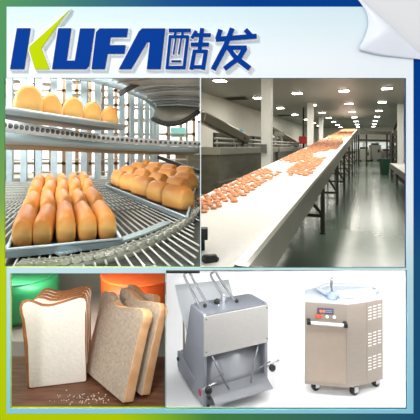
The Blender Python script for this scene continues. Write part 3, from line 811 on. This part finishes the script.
# slices
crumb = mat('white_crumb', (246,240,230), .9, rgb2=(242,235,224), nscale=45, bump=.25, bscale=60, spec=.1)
crumb2 = mat('shaded_crumb', (188,173,156), .9, rgb2=(174,158,140), nscale=50, bump=.6, bscale=60, spec=.1)  # crumb colour darkened, the shade on the leaning faces is in the colour
brown = mat('brown_crust', (178,118,66), .6, rgb2=(150,92,48), nscale=12, bump=.2)
tan = mat('tan_crust', (238,192,146), .6, rgb2=(222,168,118), nscale=10, bump=.2)
def slice_mesh(wd, ht, th_, dip=.06, kx=.45):
    # outline starts bottom left, counter-clockwise seen from the front
    o = [(.0,.012),(.02,0),(.98,0),(1,.012),(.985,.5),(.985,.8),(1.0,.87),(1.0,.94),(.97,.985),(.90,1.0),(.75,1.0-dip*.35),(kx+.08,1-dip*.95),(kx,1-dip),(kx-.10,1-dip*.85),(.2,1.0-dip*.2),(.10,1.0),(.03,.985),(0,.94),(0,.87),(.015,.8),(.015,.5)]
    return [(x*wd, z*ht) for x, z in o]
def bread_slice(lb, bl, uv, lean_n, lean, wd, ht, th_, cm, sm, group, dip=.07, kx=.45, fl=0.0, fr=0.0, il=.008):
    # bl: bottom-left corner, uv: width direction, lean_n: direction it leans towards at the top
    up_v = (UP*math.cos(lean)+lean_n*math.sin(lean)); nn = lean_n*math.cos(lean)-UP*math.sin(lean)
    z_l = max(0, 0)
    t = thing('bread_slice', lb, 'bread slice', bl, group)
    out = [(x+(fl*(1-x/wd)+fr*x/wd)*z/ht, z) for x, z in slice_mesh(wd, ht, th_, dip, kx)]
    lift = th_*math.sin(lean)
    def w(x, z, d): return bl + uv*x + up_v*z + nn*d + UP*lift
    mb = MB(); mb.prism([w(x,z,0) for x, z in out], nn*th_); mb.build('crust', sm, t, bevel=.004)
    cx = sum(p[0] for p in out)/len(out); cz = sum(p[1] for p in out)/len(out)
    ins = []
    for x, z in out:
        dx, dz = x-wd/2, z-ht/2; l = math.hypot(dx,dz); ins.append((x-dx/l*(.004 if dx > 0 or dz > abs(dx)*1.6 else il), z-dz/l*.004))
    mb = MB(); mb.prism([w(x,z,-.0015) for x, z in ins], nn*(th_+.003)); mb.build('crumb', cm, t)
    return t
# left stack: five slices standing one behind another
bl = V((-1.013,2.215,TZ+.001)); br = V((-.713,2.281,TZ+.001)); uv = (br-bl); uv.z = 0; wd = uv.length; uv.normalize(); nn = V((-uv.y,uv.x,0))
nm = ['white slice at the front of the left stack, facing forward', 'second slice of the left stack, just behind the white front slice', 'third slice in the middle of the left stack',
      'fourth slice of the left stack, behind the middle one', 'rearmost slice of the left stack']
for k in range(5):
    bread_slice(nm[k], bl+nn*(.042*k)+uv*(.006*k + (.02 if k else 0)), uv, nn, .015, wd+.008-(.03 if k else 0), .482, .036, crumb, brown, 'slices in the left stack', .075 if k == 0 else .05, .42, -.045 if k == 0 else -.01, 0, .022 if k == 0 else .008)
# right group leaning back
bl = V((-.746,2.365,TZ+.001)); br = V((-.444,2.053,TZ+.001)); uv = (br-bl); uv.z = 0; wd = uv.length; uv.normalize(); nn = V((-uv.y,uv.x,0))
if nn.y < 0: nn = -nn
lean = math.radians(20)
bread_slice('big leaning slice with shaded grey-brown crumb in front of the right group', bl, uv, nn, lean, wd, .452, .062, crumb2, tan, 'leaning slices on the right', .10, .40, -.06, -.03, .014)
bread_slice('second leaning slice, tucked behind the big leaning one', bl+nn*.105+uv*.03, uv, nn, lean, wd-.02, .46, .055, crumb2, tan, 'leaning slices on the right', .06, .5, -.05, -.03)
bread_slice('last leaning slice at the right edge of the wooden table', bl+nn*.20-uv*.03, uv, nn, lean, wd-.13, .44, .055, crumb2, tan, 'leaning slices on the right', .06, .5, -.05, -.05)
# crumbs on the table
mb = MB()
for k in range(70):
    cxp = rs.choice((88,92,70,98)); p = V((P(cxp+rs.gauss(0,9),0,2.12).x, 2.13+rs.gauss(0,.03), TZ+.002))
    if p.y < 2.05: continue
    r = rs.uniform(.0012,.003); mb.box(p, (r*2,r*1.5,r), Matrix.Rotation(rs.random()*3,3,'Z'))
tag(mb.build('bread_crumbs', crumb), 'scattered pale crumbs on the wooden table before the slices', 'crumbs', kind='stuff')

# ================================================================== WHITE STUDIO WITH TWO MACHINES (opening lower right)
SZ = -1.452
sw = mat('studio_white', (255,255,255), .9, spec=.1)
mb = MB(); prof = [(2.035,SZ),(2.9,SZ)] + [(2.9+.3*math.sin(q*PI/16), SZ+.3-.3*math.cos(q*PI/16)) for q in range(1,9)] + [(3.2,-.99)]
mb.grid([[V((-.112*y,y,z)) for y, z in prof], [V((1.9,y,z)) for y, z in prof]]); struct('floor', mb, sw)
mb = MB(); mb.add([V((-.21,2.035,-.633)), V((1.9,2.035,-.633)), V((1.9,3.2,-.993)), V((-.36,3.2,-.993))], [(0,1,2,3)]); struct('ceiling', mb, sw)
mb = MB(); mb.add([V((-.1115*2.035,2.035,SZ)), V((-.1115*3.2,3.2,SZ)), V((-.1115*3.2,3.2,-.99)), V((-.1115*2.035,2.035,-.633))], [(0,1,2,3)]); struct('wall_left_side', mb, sw)
mb = MB(); mb.add([V((1.9,2.035,SZ)), V((1.9,3.2,SZ)), V((1.9,3.2,-.99)), V((1.9,2.035,-.633))], [(0,1,2,3)]); struct('wall_right_side', mb, sw)

# ---- bread slicing machine
so = V((-.0357,2.195,0)); sd = math.atan2(.171,.377); su = V((math.cos(sd), math.sin(sd), 0)); sn = V((-math.sin(sd), math.cos(sd), 0))
def SP(u, t_, z): return so+su*u+sn*t_+UP*z
WL = .414
slc = thing('slicing_machine', 'grey metal bread slicing machine with front opening and wire hoops', 'machine', SP(WL/2,.15,SZ))
gm = mat('hammered_grey', (138,141,150), .45, .25, bump=.1, bscale=200)
pm = mat('front_panel_steel', (196,192,188), .35, .5, noise=.08, nscale=30, stretch=(1,1,10))
prof = [(.0,-1.432),(.0,-.932),(.012,-.922),(.19,-.932),(.295,-1.235),(.33,-1.295),(.425,-1.315),(.425,-1.41),(.40,-1.432)]
for u, nm_ in ((0,'side_panel'), (WL-.02,'side_panel')):
    mb = MB(); mb.prism([SP(u,t_,z) for t_, z in prof], su*.02); mb.build(nm_, gm, slc, bevel=.003)
mb = MB(); mb.box(SP(WL/2,.098,-.933), (WL-.042,.185,.012), Matrix((su,sn,UP)).transposed()); mb.build('top_cover', mat('top_cover_grey', (140,144,152), .4,.4), slc)
RS = Matrix((su,sn,UP)).transposed()
mb = MB(); mb.box(SP(WL/2,-.004,-1.04), (WL,.01,.22), RS); mb.build('front_panel', pm, slc, bevel=.003)
mb = MB(); mb.box(SP(WL/2,.28,-1.32), (WL-.042,.01,.18), RS); mb.box(SP(WL/2,.41,-1.37), (WL-.042,.01,.12), RS); mb.build('rear_panel', gm, slc)
# curved chute in the opening
mb = MB(); rr = []
for q in range(13):
    an = q/12*PI/2; t_ = .22-.20*math.sin(an); z = -1.14-.20*(1-math.cos(an))
    rr.append([SP(.022,t_,z), SP(WL-.022,t_,z)])
mb.grid(rr); mb.build('curved_chute', mat('chute_grey', (168,170,174), .35,.4), slc, solid=.004)
for u in (.03, WL-.03):
    for t_ in (.03, .37):
        mb = MB(); mb.lathe(SP(u,t_,SZ), [(.014,0),(.016,.004),(.012,.026)], 12); mb.build('rubber_foot', black, slc)
# front tray
mb = MB(); mb.grid([[SP(.03,.05,-1.335), SP(WL+.0,.05,-1.335)], [SP(.03,-.05,-1.355), SP(WL-.022,-.05,-1.355)], [SP(.03,-.085,-1.368), SP(WL-.022,-.085,-1.368)], [SP(.03,-.09,-1.376), SP(WL-.022,-.09,-1.376)]], smooth=False); mb.build('catch_tray', mat('catch_tray_grey', (160,162,166), .35,.45), slc, solid=.004)
mb = MB()
for u in (.015, WL-.04): mb.box(SP(u+.015,.10,-1.395), (.03,.2,.05), RS)
mb.box(SP(WL/2,.02,-1.39), (WL-.06,.02,.06), RS); mb.build('base_rail', mat('base_rail_grey', (96,98,104), .5,.3), slc)  # rails in plain dark grey
# guide arms in the opening
for u, s_ in ((.045,1),(WL-.06,-1)):
    mb = MB(); mb.tube([SP(u,.0,-1.145), SP(u+.05*s_,-.02,-1.26), SP(u+.085*s_,-.05,-1.335)], .005, 8); mb.tube([SP(u-.02,-.012,-1.29), SP(u+.07,-.012,-1.265)], .004, 8)
    mb.build('guide_arm', mat('dark_rod', (130,132,136), .3,.6), slc)
# side clamp rods and knobs
for u, z in ((.012,-1.30), (WL+.004,-1.27)):
    hd = SP(u,-.04,z)
    mb = MB(); mb.tube([hd-su*.03-UP*.01+sn*.01, hd+su*.055+UP*.012+sn*.01], .005, 8); k = mb.build('clamp_rod', mat('chrome_rod', (205,205,208), .2,.8), slc)
    mb = MB(); mb.lathe(hd+V((.0,-.005,-.014)), [(.006,-.012),(.019,-.01),(.021,0),(.019,.010),(.006,.013)], 8, axis=-sn); mb.build('clamp_knob', black, slc)
mb = MB(); mb.lathe(SP(.02,-.03,-1.365), [(.004,-.006),(.010,-.004),(.010,.006),(.003,.008)], 8, axis=-sn); mb.build('small_knob', black, slc)
# red switch and brand plate on the side
mb = MB(); mb.box(SP(-.003,.05,-1.375), (.006,.026,.026), RS); mb.build('power_switch', mat('switch_red', (196,40,56), .4), slc, bevel=.002)
mb = MB(); mb.lathe(SP(-.001,.40,-1.355), [(.012,-.004),(.012,.008),(.006,.01)], 12, axis=-su); mb.build('cable_gland', darkm, slc)
mb = MB(); mb.tube([SP(-.003,.30,-1.29), SP(-.003,.24,-1.315), SP(-.003,.18,-1.335)], .0025, 6)
for k in range(4): mb.box(SP(-.002,.185-.02*k,-1.333), (.003,.012,.018), RS)
mb.build('side_emblem', mat('emblem_grey', (176,178,186), .4,.4), slc)
# rear hopper plate, hoops, rods
hp = [SP(.0,.25,-1.13), SP(.385,.25,-1.13), SP(.394,.469,-.922), SP(.0,.469,-.905)]
mb = MB(); mb.grid([[hp[0].lerp(hp[3],q/6)+sn*.02*math.sin(PI*q/6), hp[1].lerp(hp[2],q/6)+sn*.02*math.sin(PI*q/6)] for q in range(7)]); mb.build('hopper_plate', mat('hopper_steel', (214,218,220), .6,.0), slc, solid=.004)
for px0, pxb, pyt, pyb in ((187.5,208.5,271.8,306), (214,235.5,271.8,302)):
    mb = MB(); d0, d1 = (2.50, 2.36) if px0 < 200 else (2.55, 2.42)
    dd = V((0,0,0))
    ptsl = bez([tuple(P(pxb-9,pyb,d1)), tuple(P((pxb-9+px0-3)/2,(pyb+pyt+5)/2,(d0+d1)/2)), tuple(P(px0-3,pyt+4.5,d0)), tuple(P(px0-1.6,pyt+1,d0)), tuple(P(px0+.3,pyt,d0)), tuple(P(px0+2.4,pyt+1,d0)), tuple(P(px0+4,pyt+4.5,d0)), tuple(P((pxb+px0+4)/2,(pyb+pyt+5)/2,(d0+d1)/2)), tuple(P(pxb,pyb,d1))], 48)
    mb.tube(ptsl, .0075, 8); mb.build('wire_hoop', mat('chrome_mid', (176,178,182), .25,.6), slc)
mb = MB(); mb.tube([P(183.5,309,2.58), P(184,353.5,2.50)], .007, 8); mb.build('support_rod', mat('rod_tan', (180,164,140), .4,.3), slc)
for px, py, r in ((205,305.5,.012),(217,301.5,.018),(236.6,300.5,.012)):
    hd = P(px,py,{205: 2.315, 217: 2.37, 236.6: 2.39}[px])
    mb = MB(); mb.lathe(hd, [(r*.3,-r*.7),(r*.95,-r*.5),(r,0),(r*.95,r*.5),(r*.3,r*.7)], 8, axis=(-.2,-1,.2)); kn = mb.build('top_knob', black, slc)
    mb = MB(); mb.tube([hd, hd+V((.002,.006,-.024))], .005, 6); mb.build('knob_stem', darkm, slc)
mb = MB(); mb.box(P(223,298.5,2.385), (.02,.02,.05), RS); mb.tube([P(217,307,2.33), P(222,302,2.36)], .005, 8); mb.build('latch', mat('chrome_rod', (205,205,208), .2,.8), slc, bevel=.004)
for u, z in ((.012,-.945),(.012,-1.125),(WL-.012,-.945),(WL-.012,-1.125)):
    mb = MB(); mb.lathe(SP(u,-.0095,z), [(.004,0),(.004,.002),(.001,.003)], 8, axis=-sn); mb.build('screw', darkm, slc)

# ---- dough divider cabinet
ZT, ZB = -.908, -1.388
dv = thing('dough_divider', 'beige steel dough divider cabinet on castors with lever on top', 'machine', (.85,2.5,SZ))
A_, B_, C_, D_ = V((.556,2.343,0)), V((.788,2.304,0)), V((.908,2.338,0)), V((1.033,2.39,0))
fp = [A_, B_, C_, D_, V((1.05,2.47,0)), V((.96,2.56,0)), V((.70,2.57,0)), V((.60,2.51,0)), V((.575,2.42,0))]
bodym = mat('champagne_steel', (160,149,138), .35, .35, noise=.05, nscale=20, stretch=(1,1,8))
mb = MB(); mb.prism([p+UP*ZB for p in fp], UP*(ZT-ZB)); mb.build('cabinet_body', bodym, dv, bevel=.003)
def face(P0, P1, x, z, out=.0):   # point on a vertical face
    d = (P1-P0).normalized(); nrm = V((d.y,-d.x,0)); return P0+d*x+nrm*out+UP*z, d, nrm
def FR(d): return Matrix((d, V((-d.y,d.x,0)), UP)).transposed()
lAB = (B_-A_).length
wt = mat('white_blue_top', (200,208,218), .35); bt = mat('blue_trim', (140,160,186), .4)
mb = MB(); cen = V((.81,2.44,0))
mb.prism([cen+(p-cen)*1.012+UP*ZT for p in fp], UP*.012); mb.build('top_plate', wt, dv, bevel=.003)
lidp = [P(326,303,1)] 
lp = [V((.69,2.385,0)), V((.80,2.37,0)), V((.93,2.39,0)), V((1.01,2.425,0)), V((1.01,2.49,0)), V((.92,2.535,0)), V((.73,2.535,0)), V((.66,2.47,0))]
mb = MB(); mb.prism([p+UP*(ZT+.013) for p in lp], UP*.014); mb.build('pan_base', bt, dv, bevel=.003)
c2 = V((.83,2.455,0))
n8 = len(lp)
for k in range(n8):
    a, b = c2+(lp[k]-c2)*.97, c2+(lp[(k+1)%n8]-c2)*.97
    mb = MB(); mb.beam(a+UP*(ZT+.036), b+UP*(ZT+.036), .02, .018); mb.build('pan_rim', wt, dv, bevel=.003)
mb = MB(); mb.prism([c2+(p-c2)*.90+UP*(ZT+.028) for p in lp], UP*.004); mb.build('pan_plate', mat('plate_blue', (196,206,216), .3,.2), dv)
mb = MB(); mb.beam(V((.762,2.372,ZT+.034)), V((.985,2.408,ZT+.034)), .05, .034); mb.build('lid_bar', mat('lid_white', (232,236,240), .4), dv, bevel=.004)
mb = MB(); mb.lathe(V((1.0,2.405,ZT+.045)), [(.014,-.012),(.016,0),(.014,.012)], 14, axis=(1,-1,0)); mb.build('hinge_knob', steel, dv)
# lever
lv = P(332,302,2.36); lv.z = ZT+.013
mb = MB(); mb.lathe(lv, [(.028,0),(.030,.012),(.02,.03),(.016,.04),(.001,.045)], 16); mb.build('lever_base', bt, dv)
mb = MB(); mb.tube([lv+UP*.035, lv+V((-.004,0,.075)), lv+V((-.002,0,.11)), lv+V((.004,0,.125))], [.006,.007,.011,.007], 10); mb.build('lever_handle', mat('lever_chrome', (160,160,158), .2,.8), dv)
# control panel
p, d, nr = face(A_, B_, .115, -.952, .003)
mb = MB(); mb.box(p, (.092,.006,.034), FR(d)); cp = mb.build('display_panel', mat('panel_dark', (74,76,92), .35), dv, bevel=.001)
p, d, nr = face(A_, B_, .09, -.952, .0068)
mb = MB(); mb.lathe(p, [(.009,0),(.009,.002)], 12, axis=nr); mb.box(p+d*.018, (.014,.003,.016), FR(d)); mb.build('display_digits', mat('digit_orange', (214,120,86), .4), cp)
p, d, nr = face(A_, B_, .127, -.952, .0068)
mb = MB(); mb.box(p+d*.008+UP*.005, (.034,.002,.003), FR(d)); mb.box(p+d*.008-UP*.004, (.034,.002,.003), FR(d)); mb.build('display_text', mat('text_blue', (140,150,190), .4), cp)
p, d, nr = face(A_, B_, .072, -.984, .002)
mb = MB(); mb.lathe(p, [(.013,0),(.013,.008),(.009,.012),(.001,.013)], 14, axis=nr); mb.lathe(p+d*.018, [(.006,0),(.006,.006)], 10, axis=nr); mb.build('stop_button', mat('button_red', (226,78,48), .4), dv)
for x in (.125,.165):
    p, d, nr = face(A_, B_, x, -.984, .002)
    mb = MB(); mb.lathe(p, [(.009,0),(.009,.006),(.004,.008)], 12, axis=nr); o = mb.build('push_button', mat('button_white', (228,236,214), .4), dv)
# push handle
hz = -1.012
p0, d, nr = face(A_, B_, .02, hz, .035); p1, _, _ = face(A_, B_, lAB-.012, hz-.002, .035)
mb = MB(); mb.tube([p0, p1], .0095, 12); mb.build('handle_bar', mat('handle_white', (240,238,236), .25,.3), dv)
for p in (p0, p1):
    mb = MB(); mb.box(p-nr*.012, (.022,.046,.021), FR(d)); mb.build('handle_end', black, dv, bevel=.003)
# door line on front
p, d, nr = face(A_, B_, lAB/2, -1.20, .0015)
mb = MB(); mb.box(p, (lAB-.012,.003,.33), FR(d)); mb.build('front_door', mat('champagne_door', (176,160,144), .35,.3, noise=.04, nscale=20), dv, bevel=.001)
# vents on the right face
slot = mat('slot_white', (236,230,226), .4)
lCD = (D_-C_).length
for zc in (-.975,-1.13,-1.27):
    p, d, nr = face(C_, D_, lCD*.52, zc, .0)
    mb = MB()
    for r in range(5):
        for c in range(3): mb.box(p+d*((c-1)*.037)+UP*((r-2)*.0175)+UP*((c-1)*.002)+nr*.001, (.024,.003,.0055), FR(d))
    mb.build('vent_slots', slot, dv)
p, d, nr = face(C_, D_, .012, (ZT+ZB)/2, .001)
mb = MB(); mb.box(p, (.003,.002,ZT-ZB-.01), FR(d)); mb.build('panel_seam', mat('seam_grey', (150,140,132), .5), dv)
# castors
for px, d in ((315.5,2.39),(354,2.345),(375.5,2.43)):
    c = P(px,0,d); wz = SZ+.027
    mb = MB(); mb.lathe((c.x,c.y,wz), [(.011,-.013),(.025,-.012),(.027,-.007),(.027,.007),(.025,.012),(.011,.013)], 20, axis=(.5,-.87,0)); o = mb.build('castor', black, dv)
    mb = MB(); mb.lathe((c.x,c.y,wz), [(.011,-.0135),(.011,.0135)], 14, axis=(.5,-.87,0)); mb.build('wheel_hub', mat('hub_grey', (190,190,188), .3,.4), o)
    mb = MB(); 
    for sg in (-1,1): mb.box((c.x+sg*.009,c.y-sg*.0155,wz+.016), (.022,.003,.038))
    mb.box((c.x,c.y,SZ+.058), (.042,.034,.010)); mb.build('castor_fork', steel, o)

# ================================================================== lamps and added fills
area('studio_front_fill', (.78,2.10,-.67), (.78,2.75,-1.4), 1.85,.10, 10.5)  # unseen fill added to light the machines and whiten the sweep
area('studio_back_fill', (.75,3.06,-.97), (.75,2.95,-1.5), 1.9,.12, 3)  # second unseen fill, added near the rear to whiten the backdrop
area('room_key', (-1.9,-1.7,2.2), (0,2,0), .5,.5, 95)
area('tower_front_fill', (-.62,2.12,.44), (-.62,3.0,-.1), .8,.08, .4)  # fill added behind the board, brightens near loaves and chain strip
area('tower_back_fill', (-3.5,10.6,3.2), (-3.5,12.5,.5), 5,.5, 900)  # added light that brightens the white reflector behind the bars
area('slice_lamp', (-.30,2.10,-.68), (-.85,2.4,-1.15), .14,.14, 2.0, (1,.95,.88))
area('slice_front_fill', (-1.0,2.08,-.67), (-.9,2.5,-1.2), .3,.08, 1.0, (1,.97,.92))  # added front fill to brighten the slices, source unseen
area('kitchen_fill', (-1.2,3.0,-.95), (-1.1,3.6,-1.5), 1.2,.15, 8, (1,.98,.94))  # fill added at the back to brighten the orange bowl
area('tower_top_fill', (-1.5,2.5,2.1), (-1.6,4.6,-.5), 2.4,1.0, 115, (.97,.99,1))  # fill added high over the tower to brighten it
area('tower_side_fill', (-3.4,3.5,1.2), (-1.4,4.0,-.3), 1.5,1.5, 60)  # added side fill for the tower, no window stands here
area('belt_fill', H(-1.2,4.2,1.6), H(-1.1,4.5,-.5), 1.2,2.5, 60, (1,.97,.92))  # fill added over the near belt to make it whiter
